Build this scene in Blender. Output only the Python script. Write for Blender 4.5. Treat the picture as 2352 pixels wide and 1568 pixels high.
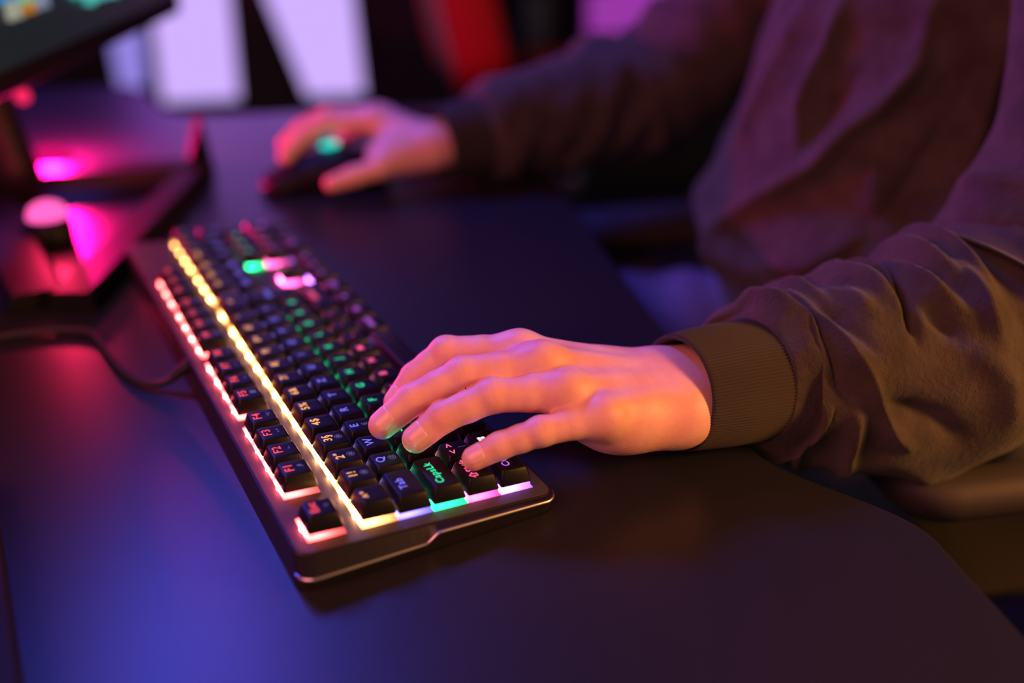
import bpy, bmesh, math, random
import numpy as np
from mathutils import Vector, Matrix

for o in list(bpy.data.objects):
    bpy.data.objects.remove(o, do_unlink=True)
scn = bpy.context.scene
COL = scn.collection
MM = 0.001
random.seed(4)
RNG = np.random.default_rng(7)

# ------------------------------------------------------------------ camera
cam_d = bpy.data.cameras.new('camera')
cam = bpy.data.objects.new('camera', cam_d)
COL.objects.link(cam)
_r = Vector((-0.48004, -0.87724, 0.0)); _f = Vector((0.78147, -0.42764, -0.45434)); _u = -Vector((-0.39857, 0.21810, -0.89083))
cam.matrix_world = Matrix(((_r.x, _u.x, -_f.x, -0.37650), (_r.y, _u.y, -_f.y, 0.21930), (_r.z, _u.z, -_f.z, 0.31843), (0, 0, 0, 1)))
cam_d.sensor_width = 36.0
cam_d.lens = 35.2
cam_d.clip_start = 0.02
cam_d.dof.use_dof = True
cam_d.dof.focus_distance = 0.534
cam_d.dof.aperture_fstop = 1.8
scn.camera = cam

# ------------------------------------------------------------------ world, exposure
scn.view_settings.view_transform = 'Standard'
scn.view_settings.look = 'None'
scn.view_settings.gamma = 1.0
scn.view_settings.use_curve_mapping = False
scn.view_settings.exposure = 0.0
world = bpy.data.worlds.new('room_ambient')
scn.world = world
world.use_nodes = True
world.node_tree.nodes['Background'].inputs[0].default_value = (0.26, 0.33, 0.34, 1)
world.node_tree.nodes['Background'].inputs[1].default_value = 0.22

# ------------------------------------------------------------------ room lamps
def lamp(name, loc, target, color, power, size, size_y=None, spread=None):
    d = bpy.data.lights.new(name, 'AREA')
    d.color = color; d.energy = power; d.size = size
    if size_y:
        d.shape = 'RECTANGLE'; d.size_y = size_y
    if spread:
        d.spread = spread
    o = bpy.data.objects.new(name, d); COL.objects.link(o)
    o.location = [c * MM for c in loc]
    o.rotation_euler = (Vector(target) - Vector(loc)).to_track_quat('-Z', 'Y').to_euler()
    return o
lamp('warm_lamp', (-560, -680, 350), (20, -90, 40), (1.0, 0.38, 0.10), 10.5, 0.22)
lamp('pink_lamp', (-250, 800, 720), (20, -40, 40), (1.0, 0.26, 0.28), 10.5, 0.7)
lamp('blue_ceiling_lamp', (1075, 185, 965), (0, 150, 0), (0.08, 0.10, 1.0), 24.0, 0.30)
lamp('violet_side_lamp', (1000, 980, 650), (250, -350, 80), (0.60, 0.07, 1.0), 7.0, 0.4)
lamp('violet_low_lamp', (1650, -260, 290), (500, -100, 0), (0.46, 0.12, 1.0), 0.8, 0.4)

# ------------------------------------------------------------------ helpers
MATS = {}
def mat(name, color=(0.5, 0.5, 0.5), rough=0.5, metal=0.0, emit=None, estr=0.0, spec=0.5, sheen=0.0, sheen_rough=0.4,
        bump=None, mottle=None, sss=0.0, sheen_tint=None, coat=0.0, aniso=None):
    if name in MATS:
        return MATS[name]
    m = bpy.data.materials.new(name); m.use_nodes = True
    nt = m.node_tree; b = nt.nodes['Principled BSDF']
    b.inputs['Base Color'].default_value = (*color, 1)
    b.inputs['Roughness'].default_value = rough
    b.inputs['Metallic'].default_value = metal
    b.inputs['Specular IOR Level'].default_value = spec
    if sheen:
        b.inputs['Sheen Weight'].default_value = sheen
        b.inputs['Sheen Roughness'].default_value = sheen_rough
        if sheen_tint:
            b.inputs['Sheen Tint'].default_value = (*sheen_tint, 1)
    if coat:
        b.inputs['Coat Weight'].default_value = coat
    if sss:
        b.inputs['Subsurface Weight'].default_value = sss
        b.inputs['Subsurface Radius'].default_value = (1.0, 0.35, 0.2)
        b.inputs['Subsurface Scale'].default_value = 0.004
    if emit:
        b.inputs['Emission Color'].default_value = (*emit, 1)
        b.inputs['Emission Strength'].default_value = estr
    tc = nt.nodes.new('ShaderNodeTexCoord')
    if mottle:                       # (second colour, scale, detail)
        c2, sc, det = mottle
        n = nt.nodes.new('ShaderNodeTexNoise'); n.inputs['Scale'].default_value = sc; n.inputs['Detail'].default_value = det
        rp = nt.nodes.new('ShaderNodeValToRGB')
        rp.color_ramp.elements[0].position = 0.36; rp.color_ramp.elements[1].position = 0.64
        rp.color_ramp.elements[0].color = (*color, 1); rp.color_ramp.elements[1].color = (*c2, 1)
        nt.links.new(tc.outputs['Object'], n.inputs['Vector'])
        nt.links.new(n.outputs['Fac'], rp.inputs['Fac'])
        nt.links.new(rp.outputs['Color'], b.inputs['Base Color'])
    if bump:                         # list of (scale, distance, detail)
        prev = None
        for sc, dist, det in bump:
            n = nt.nodes.new('ShaderNodeTexNoise'); n.inputs['Scale'].default_value = sc; n.inputs['Detail'].default_value = det
            nt.links.new(tc.outputs['Object'], n.inputs['Vector'])
            bp = nt.nodes.new('ShaderNodeBump'); bp.inputs['Distance'].default_value = dist; bp.inputs['Strength'].default_value = 1.0
            nt.links.new(n.outputs['Fac'], bp.inputs['Height'])
            if prev:
                nt.links.new(prev.outputs['Normal'], bp.inputs['Normal'])
            prev = bp
        nt.links.new(prev.outputs['Normal'], b.inputs['Normal'])
    MATS[name] = m
    return m

def emat(name, color, strength):
    if name in MATS:
        return MATS[name]
    m = bpy.data.materials.new(name); m.use_nodes = True
    nt = m.node_tree; nt.nodes.clear()
    e = nt.nodes.new('ShaderNodeEmission'); e.inputs[0].default_value = (*color, 1); e.inputs[1].default_value = strength
    o = nt.nodes.new('ShaderNodeOutputMaterial'); nt.links.new(e.outputs[0], o.inputs[0])
    MATS[name] = m
    return m

def tag(o, label=None, cat=None, group=None, kind=None):
    if label: o['label'] = label
    if cat: o['category'] = cat
    if group: o['group'] = group
    if kind: o['kind'] = kind
    return o

def empty(name, loc=(0, 0, 0), rz=0.0):
    o = bpy.data.objects.new(name, None); COL.objects.link(o)
    o.empty_display_size = 0.02
    o.location = [c * MM for c in loc]; o.rotation_euler = (0, 0, rz)
    return o

def link(name, me, m=None, parent=None, smooth=False):
    if m is not None and len(me.materials) == 0:
        me.materials.append(m)
    if smooth:
        me.polygons.foreach_set('use_smooth', [True] * len(me.polygons))
    o = bpy.data.objects.new(name, me); COL.objects.link(o)
    if parent: o.parent = parent
    return o

class MB:
    """collects shapes (in mm) into one mesh"""
    def __init__(s): s.v = []; s.f = []
    def add(s, verts, faces):
        k = len(s.v); s.v += [tuple(p) for p in verts]; s.f += [tuple(i + k for i in fc) for fc in faces]; return s
    def prism(s, poly, z0, z1, bev=0.0, M=None):
        """poly: ccw list of (x,y); bevelled top and bottom edge by insetting"""
        P = np.array(poly, float); n = len(P)
        def inset(d):
            if d == 0: return P
            a = np.roll(P, 1, 0); b = np.roll(P, -1, 0)
            t1 = P - a; t1 /= np.linalg.norm(t1, axis=1)[:, None] + 1e-9
            t2 = b - P; t2 /= np.linalg.norm(t2, axis=1)[:, None] + 1e-9
            nrm = np.stack([-(t1 + t2)[:, 1], (t1 + t2)[:, 0]], 1); nrm /= np.linalg.norm(nrm, axis=1)[:, None] + 1e-9
            cs = np.clip((nrm * np.stack([-t1[:, 1], t1[:, 0]], 1)).sum(1), .5, 1)
            return P + nrm * (d / cs)[:, None]
        rings = [(P, z0), (P, z1)] if not bev else [(inset(bev), z0), (P, z0 + bev), (P, z1 - bev), (inset(bev * .3), z1 - bev * .3), (inset(bev), z1)]
        V = []
        for Q, z in rings: V += [(x, y, z) for x, y in Q]
        F = []
        for r in range(len(rings) - 1):
            for i in range(n):
                j = (i + 1) % n
                F.append((r * n + i, r * n + j, (r + 1) * n + j, (r + 1) * n + i))
        F.append(tuple(range(n - 1, -1, -1))); F.append(tuple((len(rings) - 1) * n + i for i in range(n)))
        if M is not None: V = [tuple(M @ Vector(p)) for p in V]
        return s.add(V, F)
    def box(s, x0, x1, y0, y1, z0, z1, bev=0.0, M=None, r=0.0):
        if r: return s.prism(rrect(x0, x1, y0, y1, r), z0, z1, bev, M)
        return s.prism([(x0, y0), (x1, y0), (x1, y1), (x0, y1)], z0, z1, bev, M)
    def tube(s, pts, rad, na=12, closed=False, n=None, cap=True):
        P = np.asarray(pts, float)
        if n: P = catmull(P, n)
        Rr = np.full(len(P), rad) if np.isscalar(rad) else np.interp(np.linspace(0, 1, len(P)), np.linspace(0, 1, len(rad)), rad)
        T, N, B = frames(P)
        th = np.linspace(0, 2 * np.pi, na, endpoint=False)
        V = (P[:, None] + (np.cos(th)[None, :, None] * N[:, None] + np.sin(th)[None, :, None] * B[:, None]) * Rr[:, None, None]).reshape(-1, 3)
        F = []
        for i in range(len(P) - 1):
            for j in range(na):
                k = (j + 1) % na
                F.append((i * na + j, i * na + k, (i + 1) * na + k, (i + 1) * na + j))
        if cap:
            F.append(tuple(range(na - 1, -1, -1))); F.append(tuple((len(P) - 1) * na + j for j in range(na)))
        return s.add(V, F)
    def lathe(s, prof, na=24, M=None):
        """profile list of (r,z)"""
        V = []; F = []
        for r, z in prof:
            for j in range(na):
                t = 2 * math.pi * j / na; V.append((r * math.cos(t), r * math.sin(t), z))
        for i in range(len(prof) - 1):
            for j in range(na):
                k = (j + 1) % na; F.append((i * na + j, i * na + k, (i + 1) * na + k, (i + 1) * na + j))
        F.append(tuple(range(na - 1, -1, -1))); F.append(tuple((len(prof) - 1) * na + j for j in range(na)))
        if M is not None: V = [tuple(M @ Vector(p)) for p in V]
        return s.add(V, F)
    def grid(s, V, close_u=False):
        """V: (a,b,3) array; close_u wraps second index"""
        a, b = V.shape[:2]; F = []
        for i in range(a - 1):
            for j in range(b if close_u else b - 1):
                k = (j + 1) % b; F.append((i * b + j, i * b + k, (i + 1) * b + k, (i + 1) * b + j))
        return s.add(V.reshape(-1, 3), F)
    def mesh(s, name):
        me = bpy.data.meshes.new(name)
        me.from_pydata([(x * MM, y * MM, z * MM) for x, y, z in s.v], [], s.f); me.validate(); me.update()
        return me
    def build(s, name, m, parent=None, smooth=False):
        return link(name, s.mesh(name), m, parent, smooth)

def mesh_np(name, V, F):
    me = bpy.data.meshes.new(name)
    V = np.asarray(V, np.float32) * MM; F = np.asarray(F, np.int32)
    me.vertices.add(len(V)); me.vertices.foreach_set('co', V.ravel())
    k = F.shape[1]
    me.loops.add(F.size); me.loops.foreach_set('vertex_index', F.ravel())
    me.polygons.add(len(F)); me.polygons.foreach_set('loop_start', np.arange(0, F.size, k, dtype=np.int32))
    me.update(calc_edges=True); me.validate()
    me.polygons.foreach_set('use_smooth', [True] * len(me.polygons))
    return me

def rrect(x0, x1, y0, y1, r, k=4):
    out = []
    for cx, cy, a in ((x1 - r, y0 + r, -90), (x1 - r, y1 - r, 0), (x0 + r, y1 - r, 90), (x0 + r, y0 + r, 180)):
        for i in range(k + 1):
            t = math.radians(a + 90 * i / k); out.append((cx + r * math.cos(t), cy + r * math.sin(t)))
    return out

def catmull(P, n):
    P = np.asarray(P, float); Q = np.vstack([2 * P[0] - P[1], P, 2 * P[-1] - P[-2]]); m = len(P) - 1; out = []
    for t in np.linspace(0, m, n):
        i = min(int(t), m - 1); f = t - i; a, b, c, d = Q[i:i + 4]
        out.append(.5 * ((2 * b) + (c - a) * f + (2 * a - 5 * b + 4 * c - d) * f * f + (3 * b - a - 3 * c + d) * f ** 3))
    return np.array(out)

def frames(C):
    T = np.gradient(C, axis=0); T /= np.linalg.norm(T, axis=1)[:, None] + 1e-12
    up = np.array([0, 0, 1.]) if abs(T[0][2]) < .95 else np.array([1., 0, 0])
    n = up - T[0] * (up @ T[0]); n /= np.linalg.norm(n); N = [n]
    for i in range(1, len(C)):
        n = n - T[i] * (n @ T[i]); n /= np.linalg.norm(n); N.append(n)
    N = np.array(N); return T, N, np.cross(T, N)

E1 = np.array([.953, -.303, 0.]); EN = np.array([.303, .953, 0.])
def sn(s, n, z=0.0): return s * E1 + n * EN + np.array([0, 0, z])
DESK_ROT = math.atan2(-.303, .953)

# ------------------------------------------------------------------ signed distance modelling
def cone(P, a, b, ra, rb):
    a = np.asarray(a, np.float32); b = np.asarray(b, np.float32); ab = b - a
    t = np.clip(((P - a) @ ab) / (ab @ ab), 0, 1)
    return np.sqrt(((P - a - t[:, None] * ab) ** 2).sum(1)) - (ra + (rb - ra) * t)
def ell(P, c, r, ax=None):
    q = P - np.asarray(c, np.float32)
    if ax is not None: q = q @ np.asarray(ax, np.float32).T
    r = np.asarray(r, np.float32); k0 = np.sqrt(((q / r) ** 2).sum(1)); k1 = np.sqrt(((q / (r * r)) ** 2).sum(1)) + 1e-6
    return k0 * (k0 - 1) / k1
def smin(a, b, k):
    h = np.maximum(k - np.abs(a - b), 0) / k
    return np.minimum(a, b) - h * h * k * .25

def surface(fn, lo, hi, h):
    lo = np.array(lo, np.float32); n = np.ceil((np.array(hi) - lo) / h).astype(int) + 1
    xs = [lo[i] + h * np.arange(n[i], dtype=np.float32) for i in range(3)]
    F = np.empty(n, np.float32)
    for i0 in range(0, n[0], 24):
        X, Y, Z = np.meshgrid(xs[0][i0:i0 + 24], xs[1], xs[2], indexing='ij')
        F[i0:i0 + 24] = fn(np.stack([X.ravel(), Y.ravel(), Z.ravel()], 1)).reshape(X.shape)
    S = F < 0
    c = [S[i:n[0] - 1 + i, j:n[1] - 1 + j, k:n[2] - 1 + k] for i in (0, 1) for j in (0, 1) for k in (0, 1)]
    anyc = c[0].copy(); allc = c[0].copy()
    for q in c[1:]: anyc |= q; allc &= q
    act = anyc & ~allc
    idx = np.full(act.shape, -1, np.int64); cells = np.argwhere(act); idx[act] = np.arange(len(cells))
    acc = np.zeros((len(cells), 3)); cnt = np.zeros(len(cells))
    for ax in range(3):
        o = [a for a in range(3) if a != ax]
        for i in (0, 1):
            for j in (0, 1):
                p0 = cells.copy(); p0[:, o[0]] += i; p0[:, o[1]] += j
                p1 = p0.copy(); p1[:, ax] += 1
                f0 = F[tuple(p0.T)]; f1 = F[tuple(p1.T)]; cr = (f0 < 0) != (f1 < 0)
                t = np.where(cr, f0 / np.where(f0 == f1, 1, f0 - f1), 0)
                q = p0.astype(float); q[:, ax] += t
                acc[cr] += q[cr]; cnt[cr] += 1
    V = lo + h * acc / cnt[:, None]
    faces = []
    for ax in range(3):
        o = [(ax + 1) % 3, (ax + 2) % 3]
        sl0 = [slice(None)] * 3; sl1 = [slice(None)] * 3; sl0[ax] = slice(0, -1); sl1[ax] = slice(1, None)
        a = S[tuple(sl0)]; b = S[tuple(sl1)]
        E = np.argwhere(a != b)
        E = E[(E[:, o[0]] > 0) & (E[:, o[1]] > 0) & (E[:, o[0]] < n[o[0]] - 1) & (E[:, o[1]] < n[o[1]] - 1)]
        fl = a[tuple(E.T)]
        def at(d0, d1):
            q = E.copy(); q[:, o[0]] -= d0; q[:, o[1]] -= d1; return idx[tuple(q.T)]
        Q = np.stack([at(1, 1), at(0, 1), at(0, 0), at(1, 0)], 1)
        Q[~fl] = Q[~fl][:, ::-1]
        faces.append(Q)
    Fc = np.vstack(faces)
    V = V.astype(np.float32)
    for _ in range(2):
        f = fn(V); e = np.float32(.25); g = np.stack([fn(V + np.eye(3, dtype=np.float32)[i] * e) - f for i in range(3)], 1) / e
        V = V - np.clip(f, -.6 * h, .6 * h)[:, None] * g / np.maximum((g * g).sum(1), .2)[:, None]
    g /= np.linalg.norm(g, axis=1)[:, None] + 1e-9
    return V, Fc, g

# ------------------------------------------------------------------ materials
M_desk = mat('desk_laminate', (0.013, 0.014, 0.014), 0.37, spec=0.42, bump=[(1900, 0.00005, 2)])
M_desk_edge = mat('desk_edge', (0.016, 0.016, 0.020), 0.5)
M_key = mat('keycap_plastic', (0.007, 0.007, 0.009), 0.38, spec=0.2, bump=[(2600, 0.00004, 2)])
M_plate = mat('keyboard_plate', (0.062, 0.058, 0.060), 0.5, metal=0.0, spec=0.15, bump=[(1800, 0.00006, 3)])
M_case = mat('keyboard_case', (0.012, 0.011, 0.013), 0.42, spec=0.4)
M_trim = mat('polished_trim', (0.80, 0.79, 0.80), 0.38, metal=1.0)
M_black = mat('black_plastic', (0.006, 0.006, 0.008), 0.5, spec=0.18)
M_black_soft = mat('black_rubber', (0.014, 0.014, 0.016), 0.7)
M_skin = mat('skin', (0.80, 0.48, 0.37), 0.46, spec=0.35, sss=0.12, mottle=((0.74, 0.38, 0.30), 60, 3), bump=[(1400, 0.00012, 3), (260, 0.00018, 3)])
M_nail = mat('fingernail', (0.82, 0.50, 0.42), 0.28, spec=0.5)
M_fleece = mat('olive_fleece', (0.046, 0.040, 0.029), 0.95, spec=0.1, sheen=0.10, sheen_rough=0.5,
               mottle=((0.066, 0.058, 0.042), 45, 4), bump=[(900, 0.0007, 4), (260, 0.0009, 3)])
M_rib = mat('ribbed_knit', (0.044, 0.038, 0.031), 0.9, spec=0.1, sheen=0.1, bump=[(1400, 0.0003, 3)])
M_jeans = mat('blue_denim', (0.14, 0.13, 0.20), 0.85, spec=0.1, mottle=((0.18, 0.17, 0.25), 120, 4), bump=[(1500, 0.0004, 3)])
M_hair = mat('dark_hair', (0.02, 0.012, 0.009), 0.5, bump=[(300, 0.002, 3)])
M_chair = mat('chair_leather', (0.016, 0.015, 0.016), 0.5, bump=[(500, 0.0004, 3)])
M_chair_red = mat('chair_red_leather', (0.62, 0.008, 0.014), 0.5, bump=[(500, 0.0004, 3)])
M_metal = mat('grey_metal', (0.30, 0.30, 0.34), 0.35, metal=0.7)
M_arm = mat('armrest_foam', (0.024, 0.020, 0.017), 0.7, bump=[(700, 0.0003, 3)])
M_wall = mat('dark_wall_paint', (0.030, 0.030, 0.042), 0.8, bump=[(60, 0.001, 3)])
M_floor = mat('dark_floor', (0.030, 0.028, 0.034), 0.55, bump=[(90, 0.0006, 3)])

# ------------------------------------------------------------------ room shell
def wall(name, poly, z0, z1, m):
    return tag(MB().prism(poly, z0, z1).build(name, m), kind='structure')
def snp(*pts): return [tuple(sn(s, n)[:2]) for s, n in pts]
FLOOR = -725
wall('floor', snp((-2200, -2600), (3000, -2600), (3000, 1300), (-2200, 1300)), FLOOR - 60, FLOOR, M_floor)
wall('wall_right', snp((2700, -2600), (2820, -2600), (2820, 1300), (2700, 1300)), FLOOR, 2000, M_wall)
wall('wall_back', snp((-2200, 1200), (2700, 1200), (2700, 1300), (-2200, 1300)), FLOOR, 2000, M_wall)
wall('ceiling', snp((-2200, -2600), (3000, -2600), (3000, 1300), (-2200, 1300)), 2000, 2080, M_wall)

# ------------------------------------------------------------------ desk
desk = empty('gaming_desk', tuple(sn(400, 150, FLOOR)))
tag(desk, 'black gaming desk with a curved cut-out front edge under the keyboard', 'desk')
def dk(o):   # children are modelled in world space
    o.matrix_parent_inverse = Matrix.Translation(-Vector(desk.location)); return o
def place(o, parent):
    o.parent = parent; o.matrix_parent_inverse = (Matrix.Translation(parent.location) @ parent.rotation_euler.to_matrix().to_4x4()).inverted(); return o
front = [(-330, -193), (-70, -193)]
for i in range(1, 14):
    t = i / 14; front.append((-70 + 100 * t, -193 + 58 * (t * t * (3 - 2 * t))))
front += [(30, -135), (690, -135)]
for i in range(1, 14):
    t = i / 14; front.append((690 + 100 * t, -135 - 58 * (t * t * (3 - 2 * t))))
front += [(790, -193), (860, -193)]
outline = front + [(868, -185), (872, 225), (880, 255), (905, 285), (1040, 335), (1062, 350), (1085, 560), (-340, 560), (-340, -183)]
top = MB().prism(snp(*outline), -26, 0, 2.0).build('tabletop', M_desk); place(top, desk)
for s in (-230, 800):
    for n in (-60, 440):
        place(MB().prism(snp((s - 25, n - 25), (s + 25, n - 25), (s + 25, n + 25), (s - 25, n + 25)), FLOOR, -26, 2).build('leg', M_black), desk)

# ------------------------------------------------------------------ keyboard
U = 19.05
TILT = math.radians(4.66)
kb = empty('mechanical_keyboard', (0, 0, 22.4)); kb.rotation_euler = (TILT, 0, 0)
tag(kb, 'black mechanical keyboard with rows of rainbow backlit keys under the left hand', 'keyboard')
XL, XR, YF, YB = -9.0, 22.5 * U + 9, -9.0, 130.0
def zdesk(y): return -22.4 / math.cos(TILT) - math.tan(TILT) * y
def ztrim(y):
    t = min(max((y - 59) / 8, 0), 1); t = t * t * (3 - 2 * t)
    return (-13.6 - .03 * max(y, 0)) * (1 - t) + (-20.0 - .07 * (y - 60)) * t
# case: stations along y, cross-section in x
ys = [YF] + [YF + 8 * (1 - math.cos(math.radians(a))) for a in (25, 50, 75, 90)] + list(np.linspace(6, 55, 8)) + list(np.linspace(58, 68, 8)) + list(np.linspace(74, 118, 8)) + \
     [YB - 8 * (1 - math.cos(math.radians(a))) for a in (90, 75, 50, 25)] + [YB]
ys = sorted(set(round(y, 3) for y in ys))
def inset(y):
    d = max(YF + 8 - y, y - (YB - 8), 0); return 8 - math.sqrt(max(64 - d * d, 0))
rings = []; rings_l = []
for y in ys:
    i = inset(y); zt = ztrim(y); zb = max(zdesk(y) + .6, -60); zt = max(zt, zb + 2.2)
    zm = min(zt + 1.2, -12.9)
    L = [(XL + i + .8, y, -12.5), (XL + i, y, -13.0), (XL - 3.4 + i, y, zm), (XL - 3.4 + i, y, zt - 1.0), (XL - 1.5 + i, y, zb)]
    Rr = [(XR - XL - x + XL if False else (XL + XR - x), yy, z) for x, yy, z in reversed(L)]
    rings.append(L + Rr)
    rings_l.append((XL - 3.7 + i, y, zt))
V = np.array(rings); nb = V.shape[1]
mb = MB(); mb.grid(V, True)
mb.f.append(tuple(range(nb))); mb.f.append(tuple((len(ys) - 1) * nb + j for j in range(nb - 1, -1, -1)))
case = mb.build('case', M_case, kb)
# top plate: thin sheet on the case
MB().prism(rrect(XL + 1.2, XR - 1.2, YF + 1.2, YB - 1.2, 6), -12.6, -12.1, 0.15).build('top_plate', M_plate, kb)
# rear riser ledge that the cable leaves from
for side in (0, 1):
    P = np.array(rings_l); P = P if side == 0 else np.stack([XL + XR - P[:, 0], P[:, 1], P[:, 2]], 1)
    a = np.stack([P + np.array([(-.5 if side == 0 else .5), 0, 1.0]), P + np.array([(-1.0 if side == 0 else 1.0), 0, 0.0]), P + np.array([(-.3 if side == 0 else .3), 0, -1.0]), P + np.array([(1.5 if side == 0 else -1.5), 0, 0])], 1)
    mb = MB(); mb.grid(a, True); mb.build('trim', M_trim, kb, True)
for x in (40, 390):
    MB().lathe([(6, -3), (6, -.5), (5, 0)], 16, Matrix.Translation((x, 112, zdesk(112) + 3.2))).build('rubber_foot', M_black_soft, kb)

FROW = 5.41
KEYS = []   # text, x, y, w, h, row, secondary
def row(y, r, items, x=0.0):
    for it in items:
        t, w = it[0], it[1]; sec = it[2] if len(it) > 2 else None
        if t is not None: KEYS.append((t, x, y, w, 1, r, sec))
        x += w
row(FROW, 0, [('Esc', 1, 'o'), (None, 1), ('F1', 1, '\u266b'), ('F2', 1, '\u25c2-'), ('F3', 1, '\u25c2+'), ('F4', 1, '\u25c2x'), (None, .5), ('F5', 1, '\u25a0'), ('F6', 1, '\u00ab'), ('F7', 1, '\u25b8'), ('F8', 1, '\u00bb'), (None, .5),
            ('F9', 1, '@'), ('F10', 1, '\u25a1'), ('F11', 1, '='), ('F12', 1, '\u25cb'), (None, .25), ('Prt', 1), ('Scr', 1), ('Pau', 1)])
row(4, 1, [('^\u00b0', 1), ('1!', 1, '*1'), ('2"', 1, '*2'), ('3\u00a7', 1, '*3'), ('4$', 1), ('5%', 1), ('6&', 1), ('7/', 1), ('8(', 1), ('9)', 1), ('0=', 1), ('\u00df?', 1), ('\u00b4`', 1), ('\u2190', 2), (None, .25),
           ('Ins', 1), ('Hm', 1), ('Up', 1), (None, .25), ('Num', 1), ('/', 1), ('*', 1), ('-', 1)])
row(3, 2, [('Tab', 1.5), ('Q', 1, '@'), ('W', 1), ('E', 1, '\u20ac'), ('R', 1), ('T', 1), ('Z', 1), ('U', 1), ('I', 1), ('O', 1), ('P', 1), ('\u00dc', 1), ('+', 1), (None, 1.5), (None, .25), ('Del', 1), ('End', 1), ('Dn', 1), (None, .25), ('7', 1), ('8', 1), ('9', 1)])
KEYS.append(('Enter', 13.75, 2, 1.25, 2, 2, None)); KEYS.append(('+', 21.5, 2, 1, 2, 2, None))
row(2, 3, [('CapsLk', 1.75), ('A', 1), ('S', 1), ('D', 1), ('F', 1), ('G', 1), ('H', 1), ('J', 1), ('K', 1), ('L', 1), ('\u00d6', 1), ('\u00c4', 1), ('#', 1), (None, 1.25), (None, 3.5), ('4', 1), ('5', 1), ('6', 1)])
row(1, 4, [('\u21e7Shift', 1.25), ('< >', 1, '|'), ('Y', 1), ('X', 1), ('C', 1), ('V', 1), ('B', 1), ('N', 1), ('M', 1, '\u00b5'), (',', 1), ('.', 1), ('-', 1), ('\u21e7Shift', 2.75), (None, 1.25), ('\u2191', 1), (None, 1.25), ('1', 1), ('2', 1), ('3', 1)])
KEYS.append(('En', 21.5, 0, 1, 2, 5, None))
row(0, 5, [('Ctrl', 1.25), ('WIN', 1.25, 'on'), ('Alt', 1.25), ('', 6.25), ('AltGr', 1.25), ('Fn', 1.25), ('\u2261', 1.25), ('Ctrl', 1.25), (None, .25), ('\u2190', 1), ('\u2193', 1), ('\u2192', 1), (None, .25), ('0', 2), (',', 1)])
ROWZ = [-.3, .7, -.5, -.2, .1, .3]
LEG = [emat('legend_red', (1.0, .075, .11), 1.35), emat('legend_orange', (1.0, .40, .17), 1.3), emat('legend_violet', (.20, .17, 1.0), 1.2), emat('legend_green', (.05, 1.0, .48), 1.0), emat('legend_pink', (1.0, .10, .25), 1.6), emat('legend_purple', (.62, .14, .95), 1.1)]
LEG_DIM = emat('legend_dim_violet', (.16, .11, .36), 0.75)
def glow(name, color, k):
    # light guide: falloff from the LED under the key's north half, painted as emission
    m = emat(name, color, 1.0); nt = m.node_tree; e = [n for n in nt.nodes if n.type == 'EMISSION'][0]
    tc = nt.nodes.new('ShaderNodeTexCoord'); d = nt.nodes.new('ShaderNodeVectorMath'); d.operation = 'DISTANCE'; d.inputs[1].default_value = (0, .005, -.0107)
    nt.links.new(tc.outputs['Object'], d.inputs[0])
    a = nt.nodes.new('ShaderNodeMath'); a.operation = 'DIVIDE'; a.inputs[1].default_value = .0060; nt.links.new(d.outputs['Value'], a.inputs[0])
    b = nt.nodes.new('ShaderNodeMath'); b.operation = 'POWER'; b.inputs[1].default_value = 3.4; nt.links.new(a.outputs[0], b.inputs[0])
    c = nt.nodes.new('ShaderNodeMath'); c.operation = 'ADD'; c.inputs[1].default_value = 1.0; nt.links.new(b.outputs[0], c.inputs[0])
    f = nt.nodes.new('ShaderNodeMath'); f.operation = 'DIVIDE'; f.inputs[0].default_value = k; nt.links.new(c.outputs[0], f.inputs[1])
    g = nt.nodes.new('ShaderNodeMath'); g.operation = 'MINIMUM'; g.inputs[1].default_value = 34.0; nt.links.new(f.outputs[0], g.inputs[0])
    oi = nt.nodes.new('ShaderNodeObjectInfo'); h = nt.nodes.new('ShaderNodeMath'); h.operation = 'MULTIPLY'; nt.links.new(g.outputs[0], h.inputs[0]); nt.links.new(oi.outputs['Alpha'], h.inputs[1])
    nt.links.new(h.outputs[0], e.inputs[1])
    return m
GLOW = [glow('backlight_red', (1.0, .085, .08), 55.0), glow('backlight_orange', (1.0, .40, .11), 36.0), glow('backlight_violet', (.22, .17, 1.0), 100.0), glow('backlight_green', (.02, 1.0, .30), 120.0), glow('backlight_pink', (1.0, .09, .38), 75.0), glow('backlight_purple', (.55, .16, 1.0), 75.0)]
LEDM = []
for nm_, c_ in (('red', (1.0, .10, .09)), ('orange', (1.0, .42, .13)), ('violet', (.24, .19, 1.0)), ('green', (.03, 1.0, .32)), ('pink', (1.0, .11, .40)), ('purple', (.58, .20, 1.0))):
    m_ = emat('led_' + nm_, c_, 1.0); nt_ = m_.node_tree; e_ = [n for n in nt_.nodes if n.type == 'EMISSION'][0]
    oi_ = nt_.nodes.new('ShaderNodeObjectInfo'); mu_ = nt_.nodes.new('ShaderNodeMath'); mu_.operation = 'MULTIPLY'; mu_.inputs[1].default_value = 70.0
    nt_.links.new(oi_.outputs['Alpha'], mu_.inputs[0]); nt_.links.new(mu_.outputs[0], e_.inputs[1]); LEDM.append(m_)
LEDC = {}
def led_mesh(r):
    if r not in LEDC:
        LEDC[r] = MB().lathe([(.2, -1.3), (.9, -1.1), (1.15, -.2), (.9, .7), (.2, 1.0)], 8).mesh('led'); LEDC[r].materials.append(LEDM[r])
    return LEDC[r]

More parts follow.
